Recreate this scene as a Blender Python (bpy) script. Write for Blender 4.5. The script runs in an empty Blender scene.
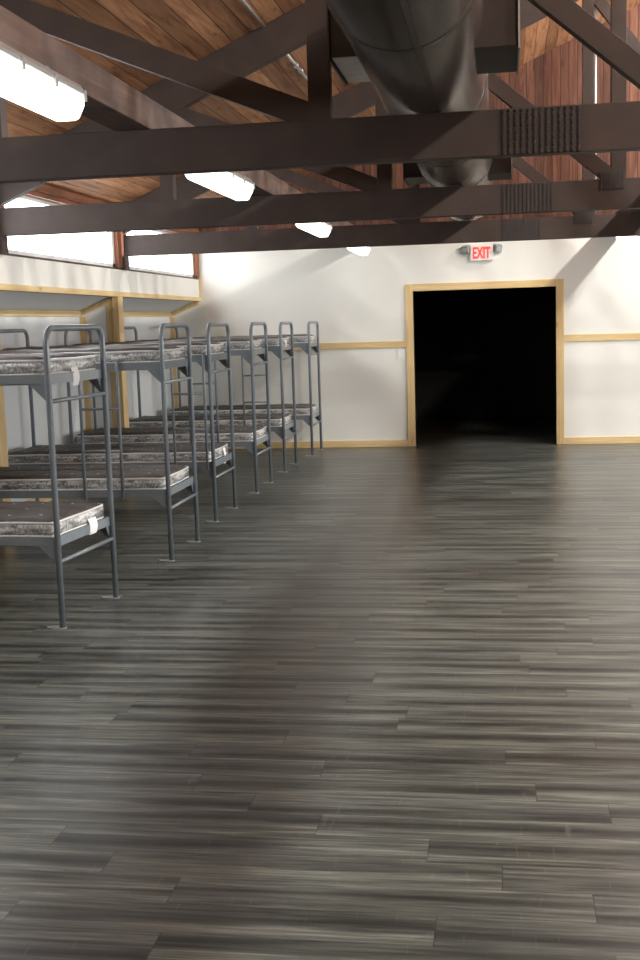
import bpy, bmesh, math, random
from mathutils import Vector, Matrix
random.seed(7)
SC = bpy.context.scene
COL = SC.collection

# ------------------------------------------------------------------ camera
cam_d = bpy.data.cameras.new('camera')
cam = bpy.data.objects.new('camera', cam_d)
COL.objects.link(cam)
cam_d.sensor_fit = 'HORIZONTAL'
cam_d.sensor_width = 36.0
cam_d.lens = 1186.456 / 640 * 36.0
cam_d.clip_start = 0.05
_r = Vector((0.98802438, 0.15126981, -0.03041816))
_u = Vector((0.01006942, 0.13350627, 0.99099681))
_d = Vector((-0.15396891, 0.97943531, -0.13038425))
M = Matrix.Identity(4)
for i in range(3):
    M[i][0] = _r[i]; M[i][1] = _u[i]; M[i][2] = -_d[i]
M.translation = Vector((0, 0, 1.65))
cam.matrix_world = M
SC.camera = cam

# ------------------------------------------------------------------ world, exposure
SKY = 12.5
LAMP_W = 500.0
TUBE_E = 3.6
world = bpy.data.worlds.new('overcast_sky')
SC.world = world
world.use_nodes = True
wn = world.node_tree.nodes
wn['Background'].inputs[0].default_value = (0.93, 0.97, 1.0, 1)
wn['Background'].inputs[1].default_value = SKY
SC.view_settings.view_transform = 'Standard'
SC.view_settings.look = 'None'
SC.view_settings.exposure = 0.0
SC.view_settings.gamma = 1.0
SC.view_settings.use_curve_mapping = False
try:
    SC.cycles.use_denoising = True
    SC.cycles.max_bounces = 8
    SC.cycles.diffuse_bounces = 5
    SC.cycles.sample_clamp_indirect = 6.0
    SC.cycles.caustics_reflective = False
    SC.cycles.caustics_refractive = False
except Exception:
    pass

# daylight enters through the windows of both long walls: sky portals in the openings
def portal(x, y, z, sx, sy, rot):
    l = bpy.data.lights.new('window_portal', 'AREA')
    l.shape = 'RECTANGLE'; l.size = sx; l.size_y = sy
    l.cycles.is_portal = True
    o = bpy.data.objects.new('window_portal', l)
    COL.objects.link(o)
    o.location = (x, y, z); o.rotation_euler = rot

# ------------------------------------------------------------------ dimensions
WY = 15.7            # back wall
RY = -1.4            # wall behind the camera
LX = -4.02           # header / clerestory plane at the left
AX = -4.45           # back of the sleeping alcoves
RX = 9.14            # right wall
TIE0, TIE1 = 2.43, 2.65
TR_Y = (6.01, 9.27, 12.47)
RIDGE = 2.56
SL = 0.435
def roof_z(x):
    return 2.94 + SL * (x - LX) if x <= RIDGE else 2.94 + SL * (RIDGE - LX) - SL * (x - RIDGE)
PT = 1.71
GABLE_Z = 2.86       # top of the white wall under the boarded gable

# ------------------------------------------------------------------ material helpers
def new_mat(name):
    m = bpy.data.materials.new(name)
    m.use_nodes = True
    nt = m.node_tree
    b = nt.nodes['Principled BSDF']
    return m, nt, b
def N(nt, t, **k):
    n = nt.nodes.new(t)
    for a, v in k.items():
        setattr(n, a, v)
    return n
def math_n(nt, op, a, b=None, c=None):
    n = N(nt, 'ShaderNodeMath', operation=op)
    for i, v in enumerate((a, b, c)):
        if v is None: continue
        if isinstance(v, (int, float)): n.inputs[i].default_value = v
        else: nt.links.new(v, n.inputs[i])
    return n.outputs[0]
def mix_c(nt, fac, a, b, mode='MIX'):
    n = N(nt, 'ShaderNodeMix', data_type='RGBA', blend_type=mode)
    for s, v in ((n.inputs[0], fac), (n.inputs[6], a), (n.inputs[7], b)):
        if isinstance(v, (int, float)): s.default_value = v
        elif isinstance(v, (tuple, list)): s.default_value = (*v[:3], 1)
        else: nt.links.new(v, s)
    return n.outputs[2]
def ramp(nt, fac, stops):
    n = N(nt, 'ShaderNodeValToRGB')
    e = n.color_ramp.elements
    while len(e) > 1: e.remove(e[-1])
    e[0].position = stops[0][0]; e[0].color = (*stops[0][1], 1)
    for p, c in stops[1:]:
        x = e.new(p); x.color = (*c, 1)
    nt.links.new(fac, n.inputs[0])
    return n.outputs[0]
def obj_co(nt):
    return N(nt, 'ShaderNodeTexCoord').outputs['Object']
def mapping(nt, co, scale, loc=(0, 0, 0)):
    n = N(nt, 'ShaderNodeMapping')
    n.inputs['Scale'].default_value = scale
    n.inputs['Location'].default_value = loc
    nt.links.new(co, n.inputs[0])
    return n.outputs[0]
def noise(nt, co, scale, detail=4, rough=0.55, dist=0.0):
    n = N(nt, 'ShaderNodeTexNoise')
    n.inputs['Scale'].default_value = scale
    n.inputs['Detail'].default_value = detail
    n.inputs['Roughness'].default_value = rough
    n.inputs['Distortion'].default_value = dist
    nt.links.new(co, n.inputs['Vector'])
    return n.outputs[0]
def bump(nt, b, h, strength=0.2, dist=0.01):
    n = N(nt, 'ShaderNodeBump')
    n.inputs['Strength'].default_value = strength
    n.inputs['Distance'].default_value = dist
    nt.links.new(h, n.inputs['Height'])
    nt.links.new(n.outputs[0], b.inputs['Normal'])
def simple(name, col, rough=0.5, metal=0.0, var=0.0, vscale=6.0, bmp=0.0, spec=0.5, coat=0.0):
    m, nt, b = new_mat(name)
    b.inputs['Base Color'].default_value = (*col, 1)
    b.inputs['Roughness'].default_value = rough
    b.inputs['Metallic'].default_value = metal
    b.inputs['Specular IOR Level'].default_value = spec
    b.inputs['Coat Weight'].default_value = coat
    if var or bmp:
        n = noise(nt, obj_co(nt), vscale)
        if var:
            lo = tuple(c * (1 - var) for c in col); hi = tuple(min(1, c * (1 + var)) for c in col)
            nt.links.new(ramp(nt, n, [(0.3, lo), (0.7, hi)]), b.inputs['Base Color'])
        if bmp: bump(nt, b, n, bmp)
    return m
def emit(name, col, s):
    m, nt, b = new_mat(name)
    b.inputs['Base Color'].default_value = (0.8, 0.8, 0.8, 1)
    b.inputs['Emission Color'].default_value = (*col, 1)
    b.inputs['Emission Strength'].default_value = s
    return m
def grain_wood(name, dark, light, axis=1, rough=0.55, knots=True, scale=1.0, stain=None):
    """solid timber, grain running along the given axis"""
    m, nt, b = new_mat(name)
    co = obj_co(nt)
    s = [14.0 * scale] * 3; s[axis] = 1.0 * scale
    g = noise(nt, mapping(nt, co, s), 1.6, 6, 0.6, 0.6)
    c = ramp(nt, g, [(0.3, dark), (0.68, light)])
    if knots:
        v = N(nt, 'ShaderNodeTexVoronoi')
        s2 = [5.0 * scale] * 3; s2[axis] = 2.2 * scale
        nt.links.new(mapping(nt, co, s2), v.inputs['Vector'])
        v.inputs['Scale'].default_value = 1.0
        k = ramp(nt, v.outputs['Distance'], [(0.03, (1, 1, 1)), (0.11, (0, 0, 0))])
        c = mix_c(nt, math_n(nt, 'MULTIPLY', k, 0.65), c, tuple(x * 0.4 for x in dark))
    if stain:
        st = noise(nt, mapping(nt, co, (2, 2, 2)), 1.0, 3)
        f = ramp(nt, st, [(0.5, (0, 0, 0)), (0.64, (1, 1, 1))])
        c = mix_c(nt, math_n(nt, 'MULTIPLY', f, 0.75), c, stain)
    nt.links.new(c, b.inputs['Base Color'])
    b.inputs['Roughness'].default_value = rough
    b.inputs['Specular IOR Level'].default_value = 0.3
    bump(nt, b, g, 0.12, 0.004)
    return m
def board_wood(name, across, along, width, cols, rough=0.6, gap=0.05):
    """boards laid side by side: seams along one axis, each board its own tone"""
    m, nt, b = new_mat(name)
    co = obj_co(nt)
    sep = N(nt, 'ShaderNodeSeparateXYZ'); nt.links.new(co, sep.inputs[0])
    u = math_n(nt, 'DIVIDE', sep.outputs[across], width)
    bid = math_n(nt, 'FLOOR', u)
    fr = math_n(nt, 'FRACT', u)
    wn_ = N(nt, 'ShaderNodeTexWhiteNoise', noise_dimensions='1D'); nt.links.new(bid, wn_.inputs['W'])
    s = [16.0] * 3; s[along] = 1.1
    off = N(nt, 'ShaderNodeVectorMath', operation='ADD')
    nt.links.new(mapping(nt, co, s), off.inputs[0]); nt.links.new(wn_.outputs['Color'], off.inputs[1])
    sc = N(nt, 'ShaderNodeVectorMath', operation='MULTIPLY_ADD')
    nt.links.new(wn_.outputs['Color'], sc.inputs[0]); sc.inputs[1].default_value = (37, 37, 37)
    nt.links.new(off.outputs[0], sc.inputs[2])
    g = noise(nt, sc.outputs[0], 1.3, 5, 0.6, 0.9)
    c = ramp(nt, g, [(0.3, cols[0]), (0.5, cols[1]), (0.72, cols[2])])
    tone = ramp(nt, wn_.outputs['Value'], [(0, (0.62, 0.6, 0.58)), (1, (1.15, 1.12, 1.1))])
    c = mix_c(nt, 1.0, c, tone, 'MULTIPLY')
    v = N(nt, 'ShaderNodeTexVoronoi')
    s2 = [9.0] * 3; s2[along] = 2.4
    nt.links.new(mapping(nt, sc.outputs[0], tuple(a / d for a, d in zip(s2, s))), v.inputs['Vector'])
    v.inputs['Scale'].default_value = 1.0
    k = ramp(nt, v.outputs['Distance'], [(0.05, (1, 1, 1)), (0.16, (0, 0, 0))])
    c = mix_c(nt, math_n(nt, 'MULTIPLY', k, 0.6), c, tuple(x * 0.35 for x in cols[0]))
    edge = math_n(nt, 'LESS_THAN', fr, gap)
    c = mix_c(nt, math_n(nt, 'MULTIPLY', edge, 0.85), c, tuple(x * 0.12 for x in cols[0]))
    nt.links.new(c, b.inputs['Base Color'])
    b.inputs['Roughness'].default_value = rough
    b.inputs['Specular IOR Level'].default_value = 0.25
    bump(nt, b, math_n(nt, 'SUBTRACT', 1.0, edge), 0.4, 0.006)
    return m
def floor_mat():
    m, nt, b = new_mat('grey_oak_vinyl_plank')
    co = obj_co(nt)
    sep = N(nt, 'ShaderNodeSeparateXYZ'); nt.links.new(co, sep.inputs[0])
    W, L = 0.165, 1.22
    v = math_n(nt, 'DIVIDE', sep.outputs[1], W)
    row = math_n(nt, 'FLOOR', v); fv = math_n(nt, 'FRACT', v)
    w1 = N(nt, 'ShaderNodeTexWhiteNoise', noise_dimensions='1D'); nt.links.new(row, w1.inputs['W'])
    u = math_n(nt, 'ADD', math_n(nt, 'DIVIDE', sep.outputs[0], L), math_n(nt, 'MULTIPLY', w1.outputs['Value'], 7.0))
    colu = math_n(nt, 'FLOOR', u); fu = math_n(nt, 'FRACT', u)
    cmb = N(nt, 'ShaderNodeCombineXYZ'); nt.links.new(row, cmb.inputs[0]); nt.links.new(colu, cmb.inputs[1])
    w2 = N(nt, 'ShaderNodeTexWhiteNoise', noise_dimensions='2D'); nt.links.new(cmb.outputs[0], w2.inputs['Vector'])
    seed = N(nt, 'ShaderNodeVectorMath', operation='MULTIPLY_ADD')
    nt.links.new(w2.outputs['Color'], seed.inputs[0]); seed.inputs[1].default_value = (53, 41, 29)
    nt.links.new(co, seed.inputs[2])
    sv = seed.outputs[0]
    fine = noise(nt, mapping(nt, sv, (3.0, 75.0, 1)), 1.0, 5, 0.65, 0.4)
    mid = noise(nt, mapping(nt, sv, (1.3, 24.0, 1)), 1.0, 4, 0.6, 0.8)
    sepr = N(nt, 'ShaderNodeSeparateColor'); nt.links.new(w2.outputs['Color'], sepr.inputs[0])
    wob = noise(nt, mapping(nt, sv, (1.5, 0.0, 0.0)), 1.0, 3, 0.6)
    # each plank's print: a dark heartwood band wandering along its length
    ctr = math_n(nt, 'ADD', math_n(nt, 'MULTIPLY', sepr.outputs[0], 0.7), math_n(nt, 'MULTIPLY', wob, 0.3))
    dist = math_n(nt, 'ABSOLUTE', math_n(nt, 'SUBTRACT', fv, ctr))
    band = ramp(nt, dist, [(0.02, (1, 1, 1)), (0.34, (0, 0, 0))])
    amp = ramp(nt, noise(nt, mapping(nt, sv, (1.0, 3.0, 0.0), (9, 4, 0)), 1.0, 2, 0.5), [(0.34, (0, 0, 0)), (0.52, (1, 1, 1))])
    bandf = math_n(nt, 'MULTIPLY', math_n(nt, 'MULTIPLY', band, amp), 0.86)
    s = math_n(nt, 'ADD', math_n(nt, 'MULTIPLY', fine, 0.45), math_n(nt, 'MULTIPLY', mid, 0.55))
    c = ramp(nt, s, [(0.38, (0.032, 0.0355, 0.0345)), (0.48, (0.088, 0.098, 0.090)), (0.54, (0.135, 0.149, 0.134)), (0.62, (0.222, 0.240, 0.214))])
    c = mix_c(nt, bandf, c, (0.0115, 0.0130, 0.0140))
    tone = ramp(nt, w2.outputs['Value'], [(0, (0.88, 0.88, 0.90)), (1, (1.08, 1.08, 1.05))])
    c = mix_c(nt, 1.0, c, tone, 'MULTIPLY')
    e1 = math_n(nt, 'LESS_THAN', fv, 0.018); e2 = math_n(nt, 'LESS_THAN', fu, 0.003)
    e = math_n(nt, 'MAXIMUM', e1, e2)
    c = mix_c(nt, math_n(nt, 'MULTIPLY', e, 0.55), c, (0.012, 0.011, 0.01))
    # pale saw marks across the grain
    sm = noise(nt, mapping(nt, sv, (60.0, 6.0, 1)), 1.0, 2, 0.5)
    f = ramp(nt, sm, [(0.66, (0, 0, 0)), (0.76, (1, 1, 1))])
    c = mix_c(nt, math_n(nt, 'MULTIPLY', f, 0.16), c, (0.3, 0.28, 0.24))
    nt.links.new(c, b.inputs['Base Color'])
    r = math_n(nt, 'ADD', 0.26, math_n(nt, 'MULTIPLY', fine, 0.14))
    nt.links.new(r, b.inputs['Roughness'])
    b.inputs['Specular IOR Level'].default_value = 0.45
    h = math_n(nt, 'SUBTRACT', math_n(nt, 'MULTIPLY', fine, 0.6), e)
    bump(nt, b, h, 0.22, 0.003)
    return m
def glass_mat():
    m = bpy.data.materials.new('window_glass'); m.use_nodes = True
    nt = m.node_tree; nt.nodes.clear()
    out = N(nt, 'ShaderNodeOutputMaterial'); mix = N(nt, 'ShaderNodeMixShader')
    t = N(nt, 'ShaderNodeBsdfTransparent'); g = N(nt, 'ShaderNodeBsdfGlossy')
    g.inputs['Roughness'].default_value = 0.03
    mix.inputs[0].default_value = 0.06
    nt.links.new(t.outputs[0], mix.inputs[1]); nt.links.new(g.outputs[0], mix.inputs[2])
    nt.links.new(mix.outputs[0], out.inputs[0])
    return m
def ticking_mat():
    """dark woven ticking under clear vinyl"""
    m, nt, b = new_mat('mattress_ticking')
    co = obj_co(nt)
    a = noise(nt, mapping(nt, co, (1, 1, 1)), 9.0, 4)
    w = noise(nt, mapping(nt, co, (90, 90, 90)), 1.0, 2)
    c = ramp(nt, math_n(nt, 'ADD', math_n(nt, 'MULTIPLY', a, 0.6), math_n(nt, 'MULTIPLY', w, 0.4)),
             [(0.35, (0.030, 0.027, 0.026)), (0.65, (0.085, 0.075, 0.072))])
    nt.links.new(c, b.inputs['Base Color'])
    b.inputs['Roughness'].default_value = 0.55
    b.inputs['Coat Weight'].default_value = 0.12; b.inputs['Coat Roughness'].default_value = 0.3
    bump(nt, b, noise(nt, mapping(nt, co, (1, 1, 1)), 14.0, 3, 0.5, 1.0), 0.5, 0.012)
    return m
def border_mat():
    m, nt, b = new_mat('mattress_border')
    co = obj_co(nt)
    n1 = noise(nt, mapping(nt, co, (70, 70, 40)), 1.0, 3)
    n2 = noise(nt, mapping(nt, co, (5, 5, 26)), 1.0, 3, 0.5, 1.5)
    f = math_n(nt, 'ADD', math_n(nt, 'MULTIPLY', n1, 0.45), math_n(nt, 'MULTIPLY', n2, 0.55))
    c = ramp(nt, f, [(0.38, (0.10, 0.10, 0.10)), (0.5, (0.34, 0.34, 0.335)), (0.62, (0.74, 0.74, 0.73))])
    nt.links.new(c, b.inputs['Base Color'])
    b.inputs['Roughness'].default_value = 0.35
    b.inputs['Coat Weight'].default_value = 0.8; b.inputs['Coat Roughness'].default_value = 0.18
    bump(nt, b, f, 0.5, 0.01)
    return m

MT = {}
MT['floor'] = floor_mat()
MT['wall'] = simple('white_wall_paint', (0.82, 0.81, 0.755), 0.55, var=0.015, vscale=1.3)
MT['alcove'] = simple('alcove_wall_paint', (0.76, 0.77, 0.76), 0.5, var=0.02, vscale=1.5)
MT['deck'] = board_wood('roof_deck_boards', 0, 1, 0.135, [(0.20, 0.085, 0.041), (0.39, 0.19, 0.096), (0.51, 0.28, 0.15)], gap=0.045)
MT['gable'] = board_wood('gable_boards', 0, 2, 0.105, [(0.070, 0.026, 0.016), (0.128, 0.053, 0.033), (0.20, 0.09, 0.058)], gap=0.07)
MT['pine_y'] = grain_wood('pine_trim_lengthwise', (0.64, 0.44, 0.20), (0.80, 0.62, 0.34), 1)
MT['pine_x'] = grain_wood('pine_trim_crosswise', (0.63, 0.43, 0.19), (0.80, 0.61, 0.33), 0)
MT['pine_z'] = grain_wood('pine_trim_upright', (0.61, 0.42, 0.19), (0.78, 0.59, 0.32), 2)
MT['redwood'] = grain_wood('stained_window_wood', (0.16, 0.055, 0.028), (0.30, 0.12, 0.06), 2, knots=False)
MT['redwood_y'] = grain_wood('stained_window_wood_lengthwise', (0.16, 0.06, 0.032), (0.28, 0.12, 0.065), 1, knots=False)
MT['truss'] = simple('brown_truss_paint', (0.050, 0.033, 0.0265), 0.55, var=0.14, vscale=7, bmp=0.05, spec=0.35)
MT['plate'] = simple('brown_painted_steel_plate', (0.038, 0.027, 0.023), 0.45, var=0.1, vscale=20)
MT['purlin'] = grain_wood('rough_sawn_beam', (0.085, 0.053, 0.043), (0.15, 0.098, 0.080), 1, 0.8, True, 1.0, (0.042, 0.031, 0.029))
MT['duct'] = simple('brown_duct_metal', (0.062, 0.044, 0.036), 0.26, 0.3, var=0.25, vscale=2.5)
MT['ductbox'] = simple('brown_outlet_metal', (0.055, 0.042, 0.038), 0.45, 0.2, var=0.12, vscale=8)
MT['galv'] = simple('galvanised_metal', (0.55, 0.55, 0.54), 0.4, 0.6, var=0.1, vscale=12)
MT['steel'] = simple('grey_bunk_enamel', (0.185, 0.212, 0.235), 0.30, 0.0, var=0.06, vscale=14, coat=0.3)
MT['footsteel'] = simple('pale_grey_foot_plate', (0.36, 0.38, 0.39), 0.35, 0.2)
MT['steel_dk'] = simple('grey_bunk_link_spring', (0.10, 0.11, 0.12), 0.5, 0.5)
MT['ticking'] = ticking_mat()
MT['border'] = border_mat()
MT['piping'] = simple('white_vinyl_piping', (0.78, 0.78, 0.76), 0.28, var=0.05, vscale=30, coat=0.5)
MT['tag'] = simple('white_care_tag', (0.85, 0.85, 0.84), 0.7, bmp=0.2, vscale=30)
MT['tuft'] = simple('pale_tuft', (0.60, 0.58, 0.55), 0.5)
MT['tube'] = emit('lit_diffuser', (1.0, 0.975, 0.93), TUBE_E)
MT['housing'] = simple('light_housing_plastic', (0.62, 0.62, 0.60), 0.45)
MT['glass'] = glass_mat()
MT['vinylw'] = simple('white_window_vinyl', (0.82, 0.82, 0.80), 0.4)
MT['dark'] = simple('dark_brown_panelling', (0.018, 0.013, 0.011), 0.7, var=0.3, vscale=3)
MT['darkpost'] = simple('dark_brown_post_paint', (0.05, 0.032, 0.026), 0.5, var=0.12, vscale=9)
MT['signw'] = simple('sign_white_plastic', (0.86, 0.80, 0.78), 0.4)
MT['signr'] = emit('lit_red_lettering', (1.0, 0.07, 0.05), 0.8)
MT['signr'].node_tree.nodes['Principled BSDF'].inputs['Base Color'].default_value = (0.7, 0.03, 0.02, 1)
MT['headgrey'] = simple('emergency_light_grey', (0.24, 0.26, 0.26), 0.4)
MT['lens'] = simple('clear_lamp_lens', (0.4, 0.42, 0.42), 0.12, coat=0.6)
MT['switch'] = simple('switch_plastic', (0.84, 0.85, 0.85), 0.35)
MT['roofout'] = simple('outer_roof_felt', (0.10, 0.10, 0.10), 0.8)
MT['bulb'] = emit('lamp_glass', (1.0, 0.95, 0.86), 14.0)

# ------------------------------------------------------------------ mesh helpers
def bx(bm, x0, x1, y0, y1, z0, z1, mi=0):
    vs = [bm.verts.new((x, y, z)) for x in (x0, x1) for y in (y0, y1) for z in (z0, z1)]
    for f in ((0, 1, 3, 2), (4, 6, 7, 5), (0, 4, 5, 1), (2, 3, 7, 6), (0, 2, 6, 4), (1, 5, 7, 3)):
        fc = bm.faces.new([vs[i] for i in f]); fc.material_index = mi
def prism(bm, poly, axis, a, b, mi=0):
    """extrude a 2-D polygon along an axis; the polygon's coordinates are the other two axes in order"""
    def pt(p, t):
        c = list(p); c.insert(axis, t); return c
    A = [bm.verts.new(pt(p, a)) for p in poly]; B = [bm.verts.new(pt(p, b)) for p in poly]
    n = len(poly); fs = [bm.faces.new(A), bm.faces.new(B[::-1])]
    for i in range(n):
        fs.append(bm.faces.new((A[i], B[i], B[(i + 1) % n], A[(i + 1) % n])))
    for f in fs: f.material_index = mi
def bar(bm, p, q, w, t, up=(0, 1, 0), mi=0):
    """rectangular bar from p to q: w across, t along `up`"""
    p = Vector(p); q = Vector(q); d = (q - p).normalized(); up = Vector(up)
    s = d.cross(up).normalized(); up = s.cross(d).normalized()
    c = [(-1, -1), (1, -1), (1, 1), (-1, 1)]
    A = [bm.verts.new(p + s * (i * w / 2) + up * (j * t / 2)) for i, j in c]
    B = [bm.verts.new(q + s * (i * w / 2) + up * (j * t / 2)) for i, j in c]
    fs = [bm.faces.new(A), bm.faces.new(B[::-1])]
    for i in range(4): fs.append(bm.faces.new((A[i], B[i], B[(i + 1) % 4], A[(i + 1) % 4])))
    for f in fs: f.material_index = mi
def tube(bm, pts, r, n=10, caps=True, mi=0):
    pts = [Vector(p) for p in pts]
    rings = []
    prev = None
    for i, p in enumerate(pts):
        d = (pts[min(i + 1, len(pts) - 1)] - pts[max(i - 1, 0)]).normalized()
        if prev is None:
            a = Vector((0, 0, 1)) if abs(d.z) < 0.9 else Vector((1, 0, 0))
            s = d.cross(a).normalized()
        else:
            s = (prev - d * prev.dot(d)).normalized()
        prev = s
        t = d.cross(s)
        rings.append([bm.verts.new(p + (s * math.cos(2 * math.pi * k / n) + t * math.sin(2 * math.pi * k / n)) * r) for k in range(n)])
    for a, b in zip(rings, rings[1:]):
        for k in range(n):
            f = bm.faces.new((a[k], a[(k + 1) % n], b[(k + 1) % n], b[k])); f.smooth = True; f.material_index = mi
    if caps:
        for rr in (rings[0][::-1], rings[-1]):
            f = bm.faces.new(rr); f.material_index = mi
def disc(bm, c, rx, ry, z0, z1, n=20, mi=0):
    A = [bm.verts.new((c[0] + rx * math.cos(2 * math.pi * k / n), c[1] + ry * math.sin(2 * math.pi * k / n), z0)) for k in range(n)]
    B = [bm.verts.new((v.co.x, v.co.y, z1)) for v in A]
    bm.faces.new(A[::-1]); bm.faces.new(B)
    for k in range(n): bm.faces.new((A[k], A[(k + 1) % n], B[(k + 1) % n], B[k]))
def build(name, bm, mats, parent=None, loc=None, bevel=0.0, segs=2):
    bmesh.ops.recalc_face_normals(bm, faces=bm.faces)
    me = bpy.data.meshes.new(name); bm.to_mesh(me); bm.free()
    o = bpy.data.objects.new(name, me); COL.objects.link(o)
    for m in (mats if isinstance(mats, (list, tuple)) else [mats]): me.materials.append(MT[m])
    if parent is not None: o.parent = parent
    if loc is not None: o.location = loc
    if bevel:
        md = o.modifiers.new('bevel', 'BEVEL'); md.width = bevel; md.segments = segs; md.limit_method = 'ANGLE'; md.angle_limit = math.radians(40)
    return o
def box(name, x0, x1, y0, y1, z0, z1, mat, parent=None, bevel=0.0):
    bm = bmesh.new(); bx(bm, x0, x1, y0, y1, z0, z1)
    return build(name, bm, mat, parent, None, bevel)
def struct(o, label=None):
    o['kind'] = 'structure'
    if label: o['label'] = label
    return o
def tag(o, label, cat, group=None):
    o['label'] = label; o['category'] = cat
    if group: o['group'] = group
    return o
def thing(name, loc, label, cat, group=None):
    o = bpy.data.objects.new(name, None); COL.objects.link(o)
    o.empty_display_size = 0.1; o.location = loc
    return tag(o, label, cat, group)
def copy_tree(o, parent=None):
    c = o.copy(); COL.objects.link(c)
    if parent is not None: c.parent = parent
    for ch in list(o.children): copy_tree(ch, c)
    return c

# ------------------------------------------------------------------ room shell
struct(box('floor', AX - 0.1, RX + 0.1, RY - 0.1, WY + 5.0, -0.12, 0.0, 'floor'), 'grey wood-look plank floor')

DX0, DX1, DZ = -1.165, 0.672, 2.035      # doorway in the back wall
bm = bmesh.new()
T = 0.14
bx(bm, AX - 0.1, DX0, WY, WY + T, 0, GABLE_Z)
bx(bm, DX1, RX + 0.1, WY, WY + T, 0, GABLE_Z)
bx(bm, DX0, DX1, WY, WY + T, DZ, GABLE_Z)
struct(build('wall_back', bm, 'wall'), 'white end wall with the dark doorway')
bm = bmesh.new()
poly = [(LX - 0.06, GABLE_Z), (RX + 0.06, GABLE_Z), (RX + 0.06, roof_z(RX) + 0.02), (RIDGE, roof_z(RIDGE) + 0.04), (LX - 0.06, roof_z(LX) + 0.02)]
prism(bm, poly, 1, WY + 0.002, WY + T)
struct(build('wall_gable', bm, 'gable'), 'red-brown vertical boards of the gable above the white wall')
box_g = box('trim_1', LX, RX, WY - 0.02, WY, GABLE_Z - 0.03, GABLE_Z + 0.02, 'redwood_y'); struct(box_g)

# dark room beyond the doorway
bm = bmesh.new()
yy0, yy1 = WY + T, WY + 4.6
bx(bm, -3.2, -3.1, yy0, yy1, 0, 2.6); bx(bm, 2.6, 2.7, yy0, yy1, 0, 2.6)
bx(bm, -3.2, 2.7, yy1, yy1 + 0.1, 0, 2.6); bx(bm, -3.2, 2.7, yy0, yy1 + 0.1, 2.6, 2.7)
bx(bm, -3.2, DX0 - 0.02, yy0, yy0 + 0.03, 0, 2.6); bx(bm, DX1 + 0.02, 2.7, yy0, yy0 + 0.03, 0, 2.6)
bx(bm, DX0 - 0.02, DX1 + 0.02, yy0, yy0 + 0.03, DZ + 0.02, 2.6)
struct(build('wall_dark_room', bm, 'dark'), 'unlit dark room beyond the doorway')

# door casing and trims of the back wall
cw = 0.098
dr = struct(box('door_1', DX0 - cw, DX0, WY - 0.022, WY + T, 0, DZ + 0.092, 'pine_z', None, 0.003), 'pine-cased wide open doorway in the white wall')
box('casing_upright', DX1, DX1 + cw, WY - 0.022, WY + T, 0, DZ + 0.092, 'pine_z', dr, 0.003)
box('casing_head', DX0, DX1, WY - 0.022, WY + T, DZ, DZ + 0.092, 'pine_x', dr, 0.003)
struct(box('trim_2', LX + 0.6, DX0 - cw, WY - 0.02, WY, 1.31, 1.395, 'pine_x', None, 0.003), 'pine chair rail left of the doorway')
struct(box('trim_3', DX1 + cw, RX, WY - 0.02, WY, 1.325, 1.415, 'pine_x', None, 0.003), 'pine chair rail right of the doorway')
struct(box('baseboard_back_left', AX, DX0 - cw, WY - 0.02, WY, 0, 0.088, 'pine_x', None, 0.003))
struct(box('baseboard_back_right', DX1 + cw, RX, WY - 0.02, WY, 0, 0.088, 'pine_x', None, 0.003))

# left side: alcove wall, header, soffit
struct(box('wall_alcove', AX - 0.1, AX, RY, WY, 0, 2.02, 'alcove'), 'pale wall behind the bunks')
struct(box('wall_header', LX - 0.1, LX, RY, WY, 2.045, 2.285, 'wall'), 'white header band over the bunk alcoves')
bm = bmesh.new()
prism(bm, [(LX - 0.1, 2.045), (LX - 0.1, 2.12), (AX - 0.1, 1.96), (AX - 0.1, 1.86), (AX, 1.86), (LX - 0.06, 2.02)], 1, RY, WY)
struct(build('ceiling_alcove', bm, 'alcove'), 'sloping soffit of the bunk alcoves')
struct(box('trim_4', LX - 0.09, LX + 0.015, RY, WY, 2.0, 2.052, 'pine_y', None, 0.003), 'pine edging under the white header')
struct(box('trim_5', AX, AX + 0.018, RY, WY, 1.805, 1.862, 'pine_y', None, 0.002), 'pine trim along the top of the alcove wall')
struct(box('baseboard_left', AX, AX + 0.018, RY, WY, 0, 0.09, 'pine_y', None, 0.002))
struct(box('trim_6', LX - 0.09, LX + 0.015, WY - 0.05, WY, 2.052, 2.30, 'pine_z', None, 0.002))
k = 7
for y in [v - 0.21 for v in TR_Y] + [2.75, -0.45]:
    bm = bmesh.new()
    prism(bm, [(AX, 0), (LX - 0.03, 0), (LX - 0.03, 2.02), (AX, 1.86)], 1, y - 0.05, y + 0.05)
    w = struct(build('wall_partition', bm, 'alcove'), 'narrow partition between two bunk alcoves')
    struct(box('trim_%d' % k, LX - 0.055, LX + 0.012, y - 0.085, y + 0.075, 0, 2.0, 'pine_z', None, 0.003), 'pine post at the front of an alcove partition'); k += 1
    bm = bmesh.new()
    bx(bm, LX - 0.125, LX - 0.055, y - 0.065, y - 0.05, 0, 1.98)
    bx(bm, AX, AX + 0.065, y - 0.066, y - 0.05, 0, 1.80)
    prism(bm, [(AX, 1.80), (LX - 0.03, 1.96), (LX - 0.03, 2.015), (AX, 1.858)], 1, y - 0.064, y - 0.05)
    struct(build('trim_%d' % k, bm, 'pine_z'), 'pine corner trim around an alcove partition'); k += 1
bm = bmesh.new()
bx(bm, AX, AX + 0.06, WY - 0.018, WY, 0.09, 1.80)
prism(bm, [(AX, 1.80), (LX - 0.03, 1.955), (LX - 0.03, 2.015), (AX, 1.858)], 1, WY - 0.016, WY)
struct(build('trim_%d' % k, bm, 'pine_z')); k += 1

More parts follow.
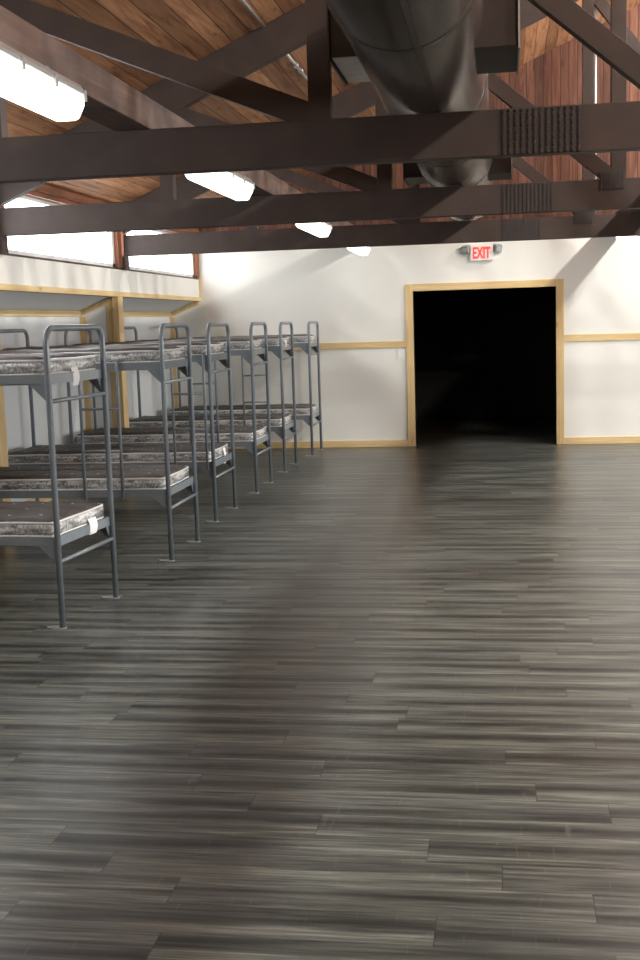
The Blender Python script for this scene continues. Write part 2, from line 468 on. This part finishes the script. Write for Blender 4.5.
# ceiling: boarded deck on both slopes
bm = bmesh.new()
e = 0.22
poly = [(LX - e, roof_z(LX) - SL * e), (RIDGE, roof_z(RIDGE)), (RX + e, roof_z(RX) - SL * e)]
up = [(x, z + 0.07) for x, z in poly]
prism(bm, poly + up[::-1], 1, RY - 0.1, WY + 0.6)
struct(build('ceiling', bm, 'deck'), 'pitched ceiling of stained boards')
bm = bmesh.new()
up2 = [(x, z + 0.16) for x, z in poly]
prism(bm, [(x, z + 0.075) for x, z in poly] + up2[::-1], 1, RY - 0.1, WY + 0.6)
struct(build('ceiling_outer_roof', bm, 'roofout'))

# right long wall (beyond the frame) with windows, and the wall behind the camera
def wall_with_openings(x0, x1, ya, yb, z0, z1, ops, mat, name, label):
    bm = bmesh.new()
    y = ya
    for (a, b, c, d) in ops:
        bx(bm, x0, x1, y, a, z0, z1)
        bx(bm, x0, x1, a, b, z0, c); bx(bm, x0, x1, a, b, d, z1)
        y = b
    bx(bm, x0, x1, y, yb, z0, z1)
    return struct(build(name, bm, mat), label)
r_ops = [(a, a + 2.6, 0.55, 2.55) for a in (-0.9, 2.9, 6.25, 9.5, 12.75)]
wall_with_openings(RX, RX + 0.12, RY, WY, 0, 2.95, r_ops, 'wall', 'wall_right', 'white long wall with windows at the right')
wn_i = 1
for (a, b, c, d) in r_ops:
    bm = bmesh.new()
    for (p, q, r_, s) in ((a, b, c, c + .06), (a, b, d - .06, d), (a, a + .06, c, d), (b - .06, b, c, d), ((a + b) / 2 - .03, (a + b) / 2 + .03, c, d)):
        bx(bm, RX + 0.03, RX + 0.09, p, q, r_, s)
    w = struct(build('window_%d' % wn_i, bm, 'vinylw'), 'window in the right long wall'); wn_i += 1
    box('pane', RX + 0.055, RX + 0.06, a + .05, b - .05, c + .05, d - .05, 'glass', w)
    portal(RX + 0.14, (a + b) / 2, (c + d) / 2, 2.0, 2.6, (0, math.radians(90), 0))
bm = bmesh.new()
prism(bm, [(AX - .1, 0), (RX + .1, 0), (RX + .1, roof_z(RX) + .02), (RIDGE, roof_z(RIDGE) + .03), (LX - .1, roof_z(LX) + .02), (AX - .1, 2.0)], 1, RY - .1, RY)
struct(build('wall_front', bm, 'gable'), 'unseen wall behind the camera, dark boards added to cut fill light')  # out of view; dark boards put on it to reduce frontal fill

# clerestory windows above the header, one per bay
bays = [(RY, -0.45), (-0.45, 2.75), (2.75, TR_Y[0]), (TR_Y[0], TR_Y[1]), (TR_Y[1], TR_Y[2]), (TR_Y[2], WY)]
for (a, b) in bays:
    a0, b0 = a + 0.06, b - 0.06
    if b == WY: b0 = WY - 0.005
    w = struct(box('window_%d' % wn_i, LX - 0.10, LX - 0.005, a0, b0, 2.285, 2.305, 'darkpost'), 'bright clerestory window over the white header'); wn_i += 1
    st = box('stile', LX - 0.10, LX + 0.005, b0 - 0.12, b0, 2.305, 2.83, 'redwood', w, 0.003)
    st2 = box('stile', LX - 0.10, LX + 0.005, a0, a0 + 0.07, 2.305, 2.83, 'redwood', w, 0.003)
    box('head_trim', LX - 0.10, LX + 0.006, a0, b0, 2.83, 2.955, 'redwood_y', w, 0.003)
    box('head_trim', LX + 0.006, LX + 0.03, a0, b0, 2.875, 2.945, 'redwood_y', w, 0.003)
    bm = bmesh.new()
    m0, m1 = a0 + 0.07, b0 - 0.12
    mid = (m0 + m1) / 2
    for (p, q, r_, s) in ((m0, m1, 2.305, 2.345), (m0, m1, 2.79, 2.83), (m0, m0 + .04, 2.305, 2.83), (m1 - .07, m1, 2.305, 2.83)):
        bx(bm, LX - 0.085, LX - 0.04, p, q, r_, s)
    build('sash', bm, 'vinylw', w)
    box('pane', LX - 0.066, LX - 0.061, m0 + .03, m1 - .05, 2.33, 2.80, 'glass', w)
    portal(LX - 0.14, (a0 + b0) / 2, 2.56, 0.54, b0 - a0, (0, math.radians(-90), 0))
for y in TR_Y + (2.75, -0.45):
    struct(box('trim_%d' % k, LX - 0.10, LX + 0.045, y - 0.06, y + 0.06, 2.285, TIE0 if y in TR_Y else 2.94, 'darkpost', None, 0.003), 'dark post between clerestory windows'); k += 1

# ------------------------------------------------------------------ roof trusses
def make_truss(label):
    t = thing('roof_truss', (0, 0, TIE0), label, 'roof truss', 'brown timber roof trusses')
    z = TIE0
    h = 0.045
    x0 = LX + 0.02; x1 = RX - 0.005
    bm = bmesh.new(); bx(bm, x0, x1, -h, h, 0, TIE1 - z)
    build('bottom_chord', bm, 'truss', t, None, 0.004)
    for sgn in (0, 1):
        bm = bmesh.new()
        xa, xb = (x0, RIDGE) if sgn == 0 else (x1, RIDGE)
        za, zb = roof_z(xa) - z - 0.001, roof_z(xb) - z - 0.001
        prism(bm, [(xa, za), (xb, zb), (xb, zb - 0.28), (xa, za - 0.28)], 1, -h + 0.001, h - 0.001)
        build('top_chord', bm, 'truss', t, None, 0.004)
    xs = [-0.885 - PT, -0.885, 0.855, RIDGE, RIDGE + PT, RIDGE + 2 * PT, RIDGE + 3 * PT]
    for x in xs:
        zt = min(roof_z(x - .05), roof_z(x + .05)) - z - 0.27
        bm = bmesh.new(); bx(bm, x - 0.055, x + 0.055, -h + 0.002, h - 0.002, TIE1 - z - 0.002, zt)
        build('vertical', bm, 'truss', t, None, 0.003)
    for i in range(6):
        xa, xb = xs[i], xs[i + 1]
        if xb <= RIDGE + 0.01:
            hi, lo = xa, xb
        else:
            hi, lo = xb, xa
        d = 1 if lo > hi else -1
        zt = roof_z(hi) - z - 0.21
        wd = 0.125 if i == 0 else 0.11
        bm = bmesh.new(); bar(bm, (hi, 0, zt), (lo, 0, TIE1 - z - (0.0 if i == 0 else 0.03)), wd, 2 * h - 0.012)
        build('diagonal', bm, 'truss', t, None, 0.003)
    def plate(xc, zc, w, hh, nx, nz, side):
        bm = bmesh.new()
        y = side * (h + 0.0015)
        bx(bm, xc - w / 2, xc + w / 2, y - 0.0015, y + 0.0015, zc - hh / 2, zc + hh / 2)
        for i in range(nx):
            for j in range(nz):
                px = xc - w / 2 + (i + 0.5) * w / nx
                pz = zc - hh / 2 + (j + 0.5) * hh / nz
                s = 1 if j % 2 else -1
                dx, dz = w / nx * 0.24 * s, hh / nz * 0.42
                bar(bm, (px - dx, y + side * 0.005, pz - dz), (px + dx, y + side * 0.005, pz + dz), w / nx * 0.5, 0.009)
        build('nail_plate', bm, 'plate', t)
    for side in (-1, 1):
        plate(0.193, (TIE1 - TIE0) / 2, 0.385, 0.214, 13, 13, side)
        for x in (0.81,):
            plate(x, TIE1 - z - 0.005, 0.18, 0.14, 8, 8, side)
    return t
tr = make_truss('nearest brown timber roof truss, its long diagonal crossing the top left corner')
tr.location.y = TR_Y[0]
t2 = copy_tree(tr); t2.location.y = TR_Y[1]
t2['label'] = 'middle brown roof truss crossing behind the second lit tube light'
t3 = copy_tree(tr); t3.location.y = TR_Y[2]
t3['label'] = 'farthest brown roof truss, just above the exit sign'

# roof beams lying on the ties, with light fittings hung below
def purlin(x0, x1, label):
    o = box('roof_beam', -(x1 - x0) / 2, (x1 - x0) / 2, RY, WY - 0.005, 0, 0.155, 'purlin', None, 0.004)
    o.location = ((x0 + x1) / 2, 0, TIE1 + 0.001)
    return tag(o, label, 'beam', 'rough beams carrying the lights')
purlin(-1.94, -1.75, 'long rough-sawn reddish beam running above the row of lit tube lights')
purlin(1.28, 1.48, 'beam over the light at the right edge, above the wall right of the doorway')

# ------------------------------------------------------------------ vapour-tight strip lights
def make_light(loc, label):
    t = thing('ceiling_light', loc, label, 'ceiling light', 'sealed strip lights under the beams')
    # the origin is the underside of the beam; fitting hangs 0.08 below
    Lh = 0.69
    def capsule(w, z0, z1, y, taper):
        prof = [(-w, z0), (-w * .96, (z0 * .6 + z1 * .4)), (-w * taper, z1), (w * taper, z1), (w * .96, (z0 * .6 + z1 * .4)), (w, z0)]
        return prof
    def shell(prof_scale, mat, name, z0, z1, w, ends, taper):
        bm = bmesh.new()
        rings = []
        for y, s in ends:
            ring = []
            for (x, z) in capsule(w, z0, z1, y, taper):
                ring.append(bm.verts.new((x * s, y, z0 + (z - z0) * (0.35 + 0.65 * s))))
            rings.append(ring)
        n = len(rings[0])
        for a, b in zip(rings, rings[1:]):
            for i in range(n):
                f = bm.faces.new((a[i], a[(i + 1) % n], b[(i + 1) % n], b[i])); f.smooth = False
        bm.faces.new(rings[0][::-1]); bm.faces.new(rings[-1])
        return build(name, bm, mat, t, None, 0.008)
    ends = [(-Lh, .55), (-Lh + .02, .8), (-Lh + .07, 1), (Lh - .07, 1), (Lh - .02, .8), (Lh, .55)]
    shell(1, 'tube', 'diffuser', -0.07, -0.165, 0.078, ends, 0.55)
    shell(1, 'housing', 'housing', -0.069, -0.025, 0.084, [(y * 1.01, s) for y, s in ends], 0.75)
    for y in (-0.4, 0.4):
        bm = bmesh.new(); bx(bm, -0.02, 0.02, y - 0.015, y + 0.015, -0.035, 0.0)
        build('bracket', bm, 'housing', t)
    bm0 = None
    for sx in (-1, 1):
        for y in (-0.62, -0.31, 0.0, 0.31, 0.62):
            bm = bmesh.new(); bx(bm, sx * 0.082 - 0.006, sx * 0.082 + 0.006, y - 0.012, y + 0.012, -0.093, -0.050)
            build('clip', bm, 'housing', t, None, 0.002)
    return t
LZ = TIE1
LXC = -1.72
l0 = make_light((LXC, 4.07, LZ), 'nearest lit strip light, at the left edge in front of the first truss')
for x, y, lab in ((LXC, 7.34, 'second lit strip light of the left row, between the first and second truss'),
                  (LXC, 11.0, 'third lit strip light of the left row, in front of the farthest truss'),
                  (LXC, 14.45, 'small lit strip light peeking below the farthest truss, left of the doorway'),
                  (1.40, 14.0, 'lit strip light at the right edge below the farthest truss')):
    c = copy_tree(l0); c.location = (x, y, LZ); c['label'] = lab

# round lamps under the far roof slope, out of frame; their light casts the beam shadows on the end wall
def make_dome(loc, label):
    t = thing('dome_lamp', loc, label, 'ceiling lamp', 'dome lamps under the roof')
    bm = bmesh.new(); tube(bm, [(0, 0, -0.02), (0, 0, 0.0)], 0.16, 24); build('base', bm, 'housing', t)
    bm = bmesh.new()
    rings = []
    for a in range(0, 7):
        th = a / 6 * math.pi / 2
        rings.append((0.14 * math.cos(th), -0.02 - 0.07 * math.sin(th)))
    prev = None
    for r, z in rings[:-1]:
        ring = [bm.verts.new((r * math.cos(2 * math.pi * q / 24), r * math.sin(2 * math.pi * q / 24), z)) for q in range(24)]
        if prev:
            for q in range(24): bm.faces.new((prev[q], prev[(q + 1) % 24], ring[(q + 1) % 24], ring[q])).smooth = True
        prev = ring
    bm.faces.new(prev)
    build('lamp_glass', bm, 'bulb', t)
    l = bpy.data.lights.new('dome_lamp_light', 'POINT'); l.energy = LAMP_W; l.shadow_soft_size = 0.10; l.color = (1.0, 0.985, 0.93)
    lo = bpy.data.objects.new('dome_lamp_light', l); COL.objects.link(lo); lo.parent = t; lo.location = (0, 0, -0.22)
    return t
for y, lab in ((14.1, 'dome lamp by the end wall'), (10.87, 'dome lamp in the third bay'), (7.64, 'dome lamp in the second bay'), (4.4, 'dome lamp in the first bay'), (1.2, 'dome lamp over the camera end')):
    make_dome((3.5, y, roof_z(3.36) - 0.13), lab)

# ------------------------------------------------------------------ air duct
DXC, DR, DEND = -0.365, 0.294, 12.75
DZC = TIE1 + DR + 0.004
du = thing('air_duct', (DXC, 0, DZC), 'large round dark brown air duct running lengthwise over the trusses', 'air duct')
bm = bmesh.new(); tube(bm, [(0, RY + .01, 0), (0, DEND, 0)], DR, 64)
build('pipe', bm, 'duct', du)
for y in (1.6, 3.1, 4.62, 6.6, 8.1, 9.7, 11.3, 12.70):
    bm = bmesh.new()
    n = 64
    prof = [(-0.022, DR), (-0.012, DR + 0.005), (0, DR + 0.002), (0.012, DR + 0.005), (0.022, DR)]
    ps = None
    for (dy, r) in prof:
        ring = [bm.verts.new((r * math.cos(2 * math.pi * q / n), y + dy, r * math.sin(2 * math.pi * q / n))) for q in range(n)]
        if ps:
            for q in range(n): bm.faces.new((ps[q], ps[(q + 1) % n], ring[(q + 1) % n], ring[q])).smooth = True
        ps = ring
    build('joint_ring', bm, 'duct', du)
bm = bmesh.new()
for a in (-78, ):
    th = math.radians(a)
    bar(bm, ((DR + .001) * math.cos(th), RY + .02, (DR + .001) * math.sin(th)), ((DR + .001) * math.cos(th), DEND - .02, (DR + .001) * math.sin(th)), 0.022, 0.006, (math.cos(th), 0, math.sin(th)))
build('seam', bm, 'duct', du)
def outlet(side, y0, y1, xo, zb, zt):
    bm = bmesh.new()
    xi = side * 0.20
    bx(bm, min(xi, xo), max(xi, xo), y0, y1, zb, zt)
    o = build('outlet_box', bm, 'ductbox', du, None, 0.003)
    bm = bmesh.new()
    xf0, xf1 = sorted((xo, xo + side * 0.008))
    e = 0.014
    bx(bm, xf0, xf1, y0 - e, y0 + .02, zb - e, zt + e); bx(bm, xf0, xf1, y1 - .02, y1 + e, zb - e, zt + e)
    bx(bm, xf0, xf1, y0, y1, zb - e, zb + .02); bx(bm, xf0, xf1, y0, y1, zt - .02, zt + e)
    for i in range(8):
        zz = zb + (i + .5) * (zt - zb) / 8
        bx(bm, xf0, xf1, y0, y1, zz - .012, zz + .004)
    build('grille', bm, 'galv' if side > 0 else 'ductbox', o)
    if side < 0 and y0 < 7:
        bm = bmesh.new(); bx(bm, xo + 0.01, xi, y0 + 0.008, y1 - 0.008, zb - 0.004, zb)  # paler grey plate under the near left outlet box
        pl = build('underside_plate', bm, 'galv', o); pl['label'] = 'pale grey underside'
for y0, y1 in ((5.32, 5.88), (9.84, 10.32)):
    outlet(1, y0, y1, 0.075 - DXC, 2.80 - DZC, 3.24 - DZC)
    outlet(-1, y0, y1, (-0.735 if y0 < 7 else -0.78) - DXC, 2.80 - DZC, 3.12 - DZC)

# ------------------------------------------------------------------ conduits
def conduit(pts, r, label, clamps=()):
    bm = bmesh.new(); tube(bm, pts, r, 10)
    o = build('conduit', bm, 'galv'); tag(o, label, 'conduit')
    for c in clamps:
        bm = bmesh.new(); tube(bm, [(c[0], c[1] - 0.045, c[2]), (c[0], c[1] + 0.045, c[2])], r * 2.1, 12)
        build('coupling', bm, 'galv', o)
    return o
xz = -1.77; zc = roof_z(xz) - 0.02
conduit([(xz, 6.08, zc), (xz, 9.20, zc)], 0.011, 'thin metal conduit along the ceiling boards in front of the middle truss')
conduit([(xz, 9.34, zc), (xz, 12.40, zc)], 0.011, 'thin metal conduit with coupling on the ceiling behind the middle truss', [(xz, 10.60, zc), (xz, 10.85, zc)])
conduit([(0.925, TR_Y[2], TIE1 + 0.002), (0.925, TR_Y[2], roof_z(0.86) - 0.30)], 0.014, 'thin upright metal conduit beside the upright of the farthest truss')

# ------------------------------------------------------------------ exit sign, switch
ex = thing('exit_sign', (-0.265, WY, 2.395), 'lit red and white EXIT sign above the doorway', 'exit sign')
bm = bmesh.new(); bx(bm, -0.145, 0.145, -0.075, 0.0, 0, 0.19); build('body', bm, 'signw', ex, None, 0.006)
fc = bpy.data.curves.new('lettering', 'FONT'); fc.body = 'EXIT'; fc.size = 0.20; fc.align_x = 'CENTER'; fc.align_y = 'CENTER'; fc.extrude = 0.002; fc.offset = 0.006
tmp = bpy.data.objects.new('tmp', fc); COL.objects.link(tmp)
dg = bpy.context.evaluated_depsgraph_get()
me = bpy.data.meshes.new_from_object(tmp.evaluated_get(dg))
bpy.data.objects.remove(tmp)
le = bpy.data.objects.new('lettering', me); COL.objects.link(le); me.materials.clear(); me.materials.append(MT['signr'])
xsz = max(v.co.x for v in me.vertices) - min(v.co.x for v in me.vertices); ysz = max(v.co.y for v in me.vertices) - min(v.co.y for v in me.vertices)
cx = (max(v.co.x for v in me.vertices) + min(v.co.x for v in me.vertices)) / 2; cy = (max(v.co.y for v in me.vertices) + min(v.co.y for v in me.vertices)) / 2
for v in me.vertices:
    v.co.x = (v.co.x - cx) * 0.225 / xsz; v.co.y = (v.co.y - cy) * 0.145 / ysz
le.parent = ex; le.location = (0.0, -0.077, 0.098); le.rotation_euler = (math.pi / 2, 0, 0)
for s in (-1, 1):
    bm = bmesh.new(); tube(bm, [(s * 0.145, -0.045, 0.155), (s * 0.165, -0.045, 0.155)], 0.016, 10); h = build('lamp_arm', bm, 'headgrey', ex)
    bm = bmesh.new(); bx(bm, -0.05, 0.05, -0.045, 0.035, -0.05, 0.05)
    h = build('lamp_head', bm, 'headgrey', ex, (s * 0.20, -0.05, 0.15), 0.012, 3); h.rotation_euler = (math.radians(18), 0, math.radians(s * 25))
    bm = bmesh.new(); tube(bm, [(0, -0.045, 0), (0, -0.052, 0)], 0.038, 18); build('lens', bm, 'lens', h)
sw = thing('light_switch', (-1.335, WY, 1.15), 'white light switch plate beside the door casing under the chair rail', 'light switch')
bm = bmesh.new(); bx(bm, -0.052, 0.052, -0.008, 0, 0, 0.135); build('plate', bm, 'switch', sw, None, 0.003)
for x in (-0.023, 0.023):
    bm = bmesh.new(); bx(bm, x - 0.012, x + 0.012, -0.014, -0.008, 0.04, 0.095); build('rocker', bm, 'switch', sw, None, 0.002)

# ------------------------------------------------------------------ bunk beds
BL, BW = 1.90, 0.74            # foot posts at x=0, head posts at x=-BL; y from 0 to BW
ZU, ZL = 1.42, 0.515           # tops of the side rails
RH = 0.055
TUB = 0.0172
def hoop_pts(x, w, top, r=0.085):
    P = [(x, 0, 0.004), (x, 0, top - r)]
    for i in range(1, 8):
        a = i / 8 * math.pi / 2
        P.append((x, r - r * math.cos(a), top - r + r * math.sin(a)))
    P.append((x, r, top)); P.append((x, w - r, top))
    for i in range(1, 8):
        a = i / 8 * math.pi / 2
        P.append((x, w - r + r * math.sin(a), top - r + r * math.cos(a)))
    P += [(x, w, top - r), (x, w, 0.004)]
    return P
def make_bunk():
    t = bpy.data.objects.new('bunk_bed', None); COL.objects.link(t); t.empty_display_size = 0.1
    for x, nm in ((0, 'foot_frame'), (-BL, 'head_frame')):
        bm = bmesh.new(); tube(bm, hoop_pts(x, BW, 1.672), TUB, 12)
        fr = build(nm, bm, 'steel', t)
        for zc in (1.272, 0.376):
            bm = bmesh.new(); tube(bm, [(x, TUB * .6, zc), (x, BW - TUB * .6, zc)], 0.0125, 10)
            bm2 = bmesh.new()
            build('crossbar', bm, 'steel', t)
        for y in (0, BW):
            s = -1 if x == 0 else 1
            bm = bmesh.new()
            disc(bm, (x - 0.036, y), 0.060, 0.034, 0, 0.006)
            build('foot_plate', bm, 'footsteel', t)
    for zt in (ZU, ZL):
        for y, s in ((0, 1), (BW, -1)):
            # angle iron: upright flange plus the ledge under the deck
            bm = bmesh.new()
            y0, y1 = sorted((y + s * 0.004, y + s * 0.010))
            bx(bm, -BL + 0.012, -0.012, y0, y1, zt - RH, zt)
            y0, y1 = sorted((y + s * 0.004, y + s * 0.040))
            bx(bm, -BL + 0.012, -0.012, y0, y1, zt - RH, zt - RH + 0.005)
            build('side_rail', bm, 'steel', t)
            for x, sx in ((-0.010, -1), (-BL + 0.010, 1)):
                bm = bmesh.new()
                prism(bm, [(x, zt - RH + 0.002), (x + sx * 0.105, zt - RH + 0.002), (x, zt - 0.155)], 1, *sorted((y + s * 0.003, y + s * 0.009)))
                build('gusset', bm, 'steel', t)
                # end gusset under the end rail
                bm = bmesh.new()
                ya, yb = sorted((y + s * 0.012, y + s * 0.065))
                P = [(y + s * 0.010, zt - RH), (y + s * 0.060, zt - RH), (y + s * 0.010, zt - 0.145)]
                prism(bm, P, 0, x + sx * 0.004, x + sx * 0.010)
                build('end_gusset', bm, 'steel', t)
        for x, sx in ((-0.008, -1), (-BL + 0.008, 1)):
            bm = bmesh.new()
            a, b = sorted((x, x + sx * 0.006))
            bx(bm, a, b, 0.012, BW - 0.012, zt - RH, zt)
            build('end_rail', bm, 'steel', t)
        bm = bmesh.new()
        for i in range(15):
            x = -0.08 - i * (BL - 0.16) / 14
            bx(bm, x - 0.012, x + 0.012, 0.014, BW - 0.014, zt - 0.016, zt - 0.010)
        for j in range(5):
            y = 0.08 + j * (BW - 0.16) / 4
            bx(bm, -BL + 0.016, -0.016, y - 0.008, y + 0.008, zt - 0.010, zt - 0.004)
        build('spring_deck', bm, 'steel_dk', t)
    return t
def make_ladder(t, xc):
    l = bpy.data.objects.new('ladder', None); COL.objects.link(l); l.parent = t; l.location = (xc, 0, 0); l.empty_display_size = 0.1
    for x in (-0.14, 0.14):
        bm = bmesh.new()
        tube(bm, [(x, 0.018, ZU - 0.012), (x, 0.008, ZU + 0.010), (x, -0.012, ZU + 0.012), (x, -0.030, ZU - 0.012), (x, -0.032, 0.45)], 0.0115, 10)
        build('ladder_rail', bm, 'steel', l)
    for z in (1.10, 0.80):
        bm = bmesh.new(); tube(bm, [(-0.14, -0.032, z), (0.14, -0.032, z)], 0.010, 10)
        build('rung', bm, 'steel', l)

# ------------------------------------------------------------------ mattresses
ML, MW, MH = 1.86, 0.70, 0.082
def make_mattress():
    """origin at the middle of the underside; x from -ML/2 (head) to ML/2 (foot)"""
    bm = bmesh.new()
    nx, ny = 46, 18
    rr = 0.06
    rnd = random.Random(3)
    def outline():
        P = []
        hx, hy = ML / 2, MW / 2
        for cx, cy, a0 in ((hx - rr, hy - rr, 0), (-hx + rr, hy - rr, 90), (-hx + rr, -hy + rr, 180), (hx - rr, -hy + rr, 270)):
            for i in range(6):
                a = math.radians(a0 + i * 18)
                P.append((cx + rr * math.cos(a), cy + rr * math.sin(a)))
        # subdivide long edges
        Q = []
        for i, p in enumerate(P):
            q = P[(i + 1) % len(P)]
            d = math.hypot(q[0] - p[0], q[1] - p[1])
            n = max(1, int(d / 0.05))
            for k2 in range(n): Q.append((p[0] + (q[0] - p[0]) * k2 / n, p[1] + (q[1] - p[1]) * k2 / n))
        return Q
    O = outline(); n = len(O)
    levels = [(0.0, 0.985), (0.006, 1.0), (0.022, 1.006), (0.041, 1.009), (0.062, 1.006), (MH - 0.004, 1.0)]
    rings = []
    for z, s in levels:
        ring = []
        for i, (x, y) in enumerate(O):
            wv = 0.0025 * math.sin(i * 0.9 + z * 90) + 0.002 * math.sin(i * 0.37)
            l = math.hypot(x, y)
            dx = (s - 1) * 1.0 + wv * (1 if 0.001 < z < MH - 0.01 else 0)
            nxv, nyv = (1 if abs(x) > ML / 2 - rr else 0) * (1 if x > 0 else -1), (1 if abs(y) > MW / 2 - rr else 0) * (1 if y > 0 else -1)
            ring.append(bm.verts.new((x + nxv * dx, y + nyv * dx, z)))
        rings.append(ring)
    for a, b in zip(rings, rings[1:]):
        for i in range(n):
            f = bm.faces.new((a[i], a[(i + 1) % n], b[(i + 1) % n], b[i])); f.smooth = True; f.material_index = 1
    bm.faces.new(rings[0][::-1]).material_index = 1
    # crowned, tufted top as shrinking rings
    prev = rings[-1]
    steps = [0.97, 0.93, 0.87, 0.8, 0.72, 0.63, 0.53, 0.43, 0.32, 0.2, 0.08]
    TU = [(-0.78 + i * 0.195, -0.21 + j * 0.21) for i in range(9) for j in range(3)]
    def top_z(x, y):
        ex = max(0, 1 - abs(x) / (ML / 2)); ey = max(0, 1 - abs(y) / (MW / 2))
        c = min(1, min(ex * ML / 2, ey * MW / 2) / 0.11)
        z = MH - 0.004 + 0.032 * (1 - (1 - c) ** 2)
        for (a, b) in TU:
            d2 = (x - a) ** 2 + (y - b) ** 2
            z -= 0.010 * math.exp(-d2 / 0.0022)
        z += 0.003 * math.sin(x * 23 + y * 11) * c
        return z
    hx, hy = ML / 2, MW / 2
    for s in steps:
        inset = (1 - s) * hy
        ring = []
        for (x, y) in O:
            X = x * (hx - inset) / hx; Y = y * (hy - inset) / hy
            ring.append(bm.verts.new((X, Y, top_z(X, Y))))
        for i in range(n):
            f = bm.faces.new((prev[i], prev[(i + 1) % n], ring[(i + 1) % n], ring[i])); f.smooth = True
        prev = ring
    m = len(prev)
    f = bm.faces.new(prev); f.smooth = True
    mt = build('mattress', bm, ['ticking', 'border'])
    for z, r in ((0.006, 0.0055), (MH - 0.002, 0.007)):
        bm = bmesh.new()
        pts = [Vector((x * (1 + 0.002 / hx), y * (1 + 0.002 / hy), z + 0.0012 * math.sin(i * 0.7))) for i, (x, y) in enumerate(O)]
        k8 = 8; rg = []
        for i, p in enumerate(pts):
            d = (pts[(i + 1) % n] - pts[i - 1]).normalized(); s = Vector((d.y, -d.x, 0))
            rg.append([bm.verts.new(p + s * (r * math.cos(2 * math.pi * q / k8)) + Vector((0, 0, r * math.sin(2 * math.pi * q / k8)))) for q in range(k8)])
        for i in range(n):
            a, b = rg[i], rg[(i + 1) % n]
            for q in range(k8): bm.faces.new((a[q], a[(q + 1) % k8], b[(q + 1) % k8], b[q])).smooth = True
        build('piping', bm, 'piping', mt)
    first = None
    for (a, b) in TU:
        if first is None:
            bm = bmesh.new(); disc(bm, (0, 0), 0.009, 0.009, -0.003, 0.004, 10)
            first = build('tuft', bm, 'tuft', mt)
            o = first
        else:
            o = first.copy(); COL.objects.link(o); o.parent = mt
        o.location = (a, b, top_z(a, b) + 0.001)
    return mt
def make_tag(mt, y, z, w, l):
    bm = bmesh.new()
    n = 8
    A = []
    for i in range(n + 1):
        t_ = i / n
        xx = ML / 2 + 0.012 + 0.010 * math.sin(t_ * 2.6)
        zz = z - l * t_
        yo = 0.012 * math.sin(t_ * 3.0) - 0.006 * t_
        A.append([bm.verts.new((xx + dx, y + yo + s * w / 2 * (1 - 0.1 * t_), zz)) for s, dx in ((-1, 0), (1, 0.003), (1, 0.0055), (-1, 0.0025))])
    for a, b in zip(A, A[1:]):
        for q in range(4): bm.faces.new((a[q], a[(q + 1) % 4], b[(q + 1) % 4], b[q]))
    bm.faces.new(A[0]); bm.faces.new(A[-1][::-1])
    o = build('care_tag', bm, 'tag', mt); o['label'] = 'white cloth care tag hanging down'

BUNKS = [  # foot x, near post y, ladder x, words
    (-2.462, 6.20, -3.4, 'nearest grey steel bunk bed of the row, at the left edge of the photo'),
    (-2.365, 8.09, -2.83, 'second grey bunk bed counted from the camera, its ladder hanging on the near side'),
    (-2.445, 9.76, -2.63, 'third grey bunk bed counted from the camera, a white tag on its lower mattress'),
    (-2.445, 11.48, -2.95, 'fourth grey bunk bed counted from the camera, past the pine post'),
    (-2.46, 13.12, -2.76, 'fifth grey bunk bed, second from the end wall, with a ladder'),
    (-2.40, 14.72, None, 'farthest grey bunk bed, standing against the white end wall')]
ORD = ['nearest', 'second nearest', 'third nearest', 'fourth nearest', 'fifth nearest', 'farthest']
pb = make_bunk(); pm = make_mattress()
roots = [pb] + [copy_tree(pb) for _ in BUNKS[1:]]
matts = [pm] + [copy_tree(pm) for _ in range(11)]
rj = random.Random(11)
for i, (fx, ny_, lx, lab) in enumerate(BUNKS):
    b = roots[i]
    b.location = (fx, ny_, 0)
    tag(b, lab, 'bunk bed', 'grey steel bunk beds along the left wall')
    if i == 0: b.rotation_euler.z = math.radians(-5.0)
    if lx is not None: make_ladder(b, lx - fx)
    for lev, (z, nm) in enumerate(((ZL, 'lower'), (ZU, 'upper'))):
        m = matts[i * 2 + lev]
        m.location = (fx - 0.03 - ML / 2 + rj.uniform(-0.008, 0.012), ny_ + BW / 2 + rj.uniform(-0.006, 0.006), z - 0.0035)
        m.rotation_euler.z = math.radians(rj.uniform(-0.3, 0.3))
        if i == 0:
            m.rotation_euler.z += math.radians(-5.0)
            v = Matrix.Rotation(math.radians(-5.0), 3, 'Z') @ Vector((-0.03 - ML / 2, BW / 2, 0))
            m.location.x = fx + v.x; m.location.y = ny_ + v.y
        extra = ''
        if (i, lev) in ((0, 0), (0, 1), (2, 0), (4, 1)): extra = ', white tag at end'
        tag(m, 'dark mattress on the %s bunk of the %s bed%s' % (nm, ORD[i], extra), 'mattress', 'dark mattresses on the bunk beds')
make_tag(matts[0], 0.11, 0.035, 0.105, 0.095)
make_tag(matts[1], -0.01, 0.03, 0.08, 0.105)
make_tag(matts[4], 0.10, 0.075, 0.06, 0.14)
make_tag(matts[9], -0.02, 0.06, 0.06, 0.08)
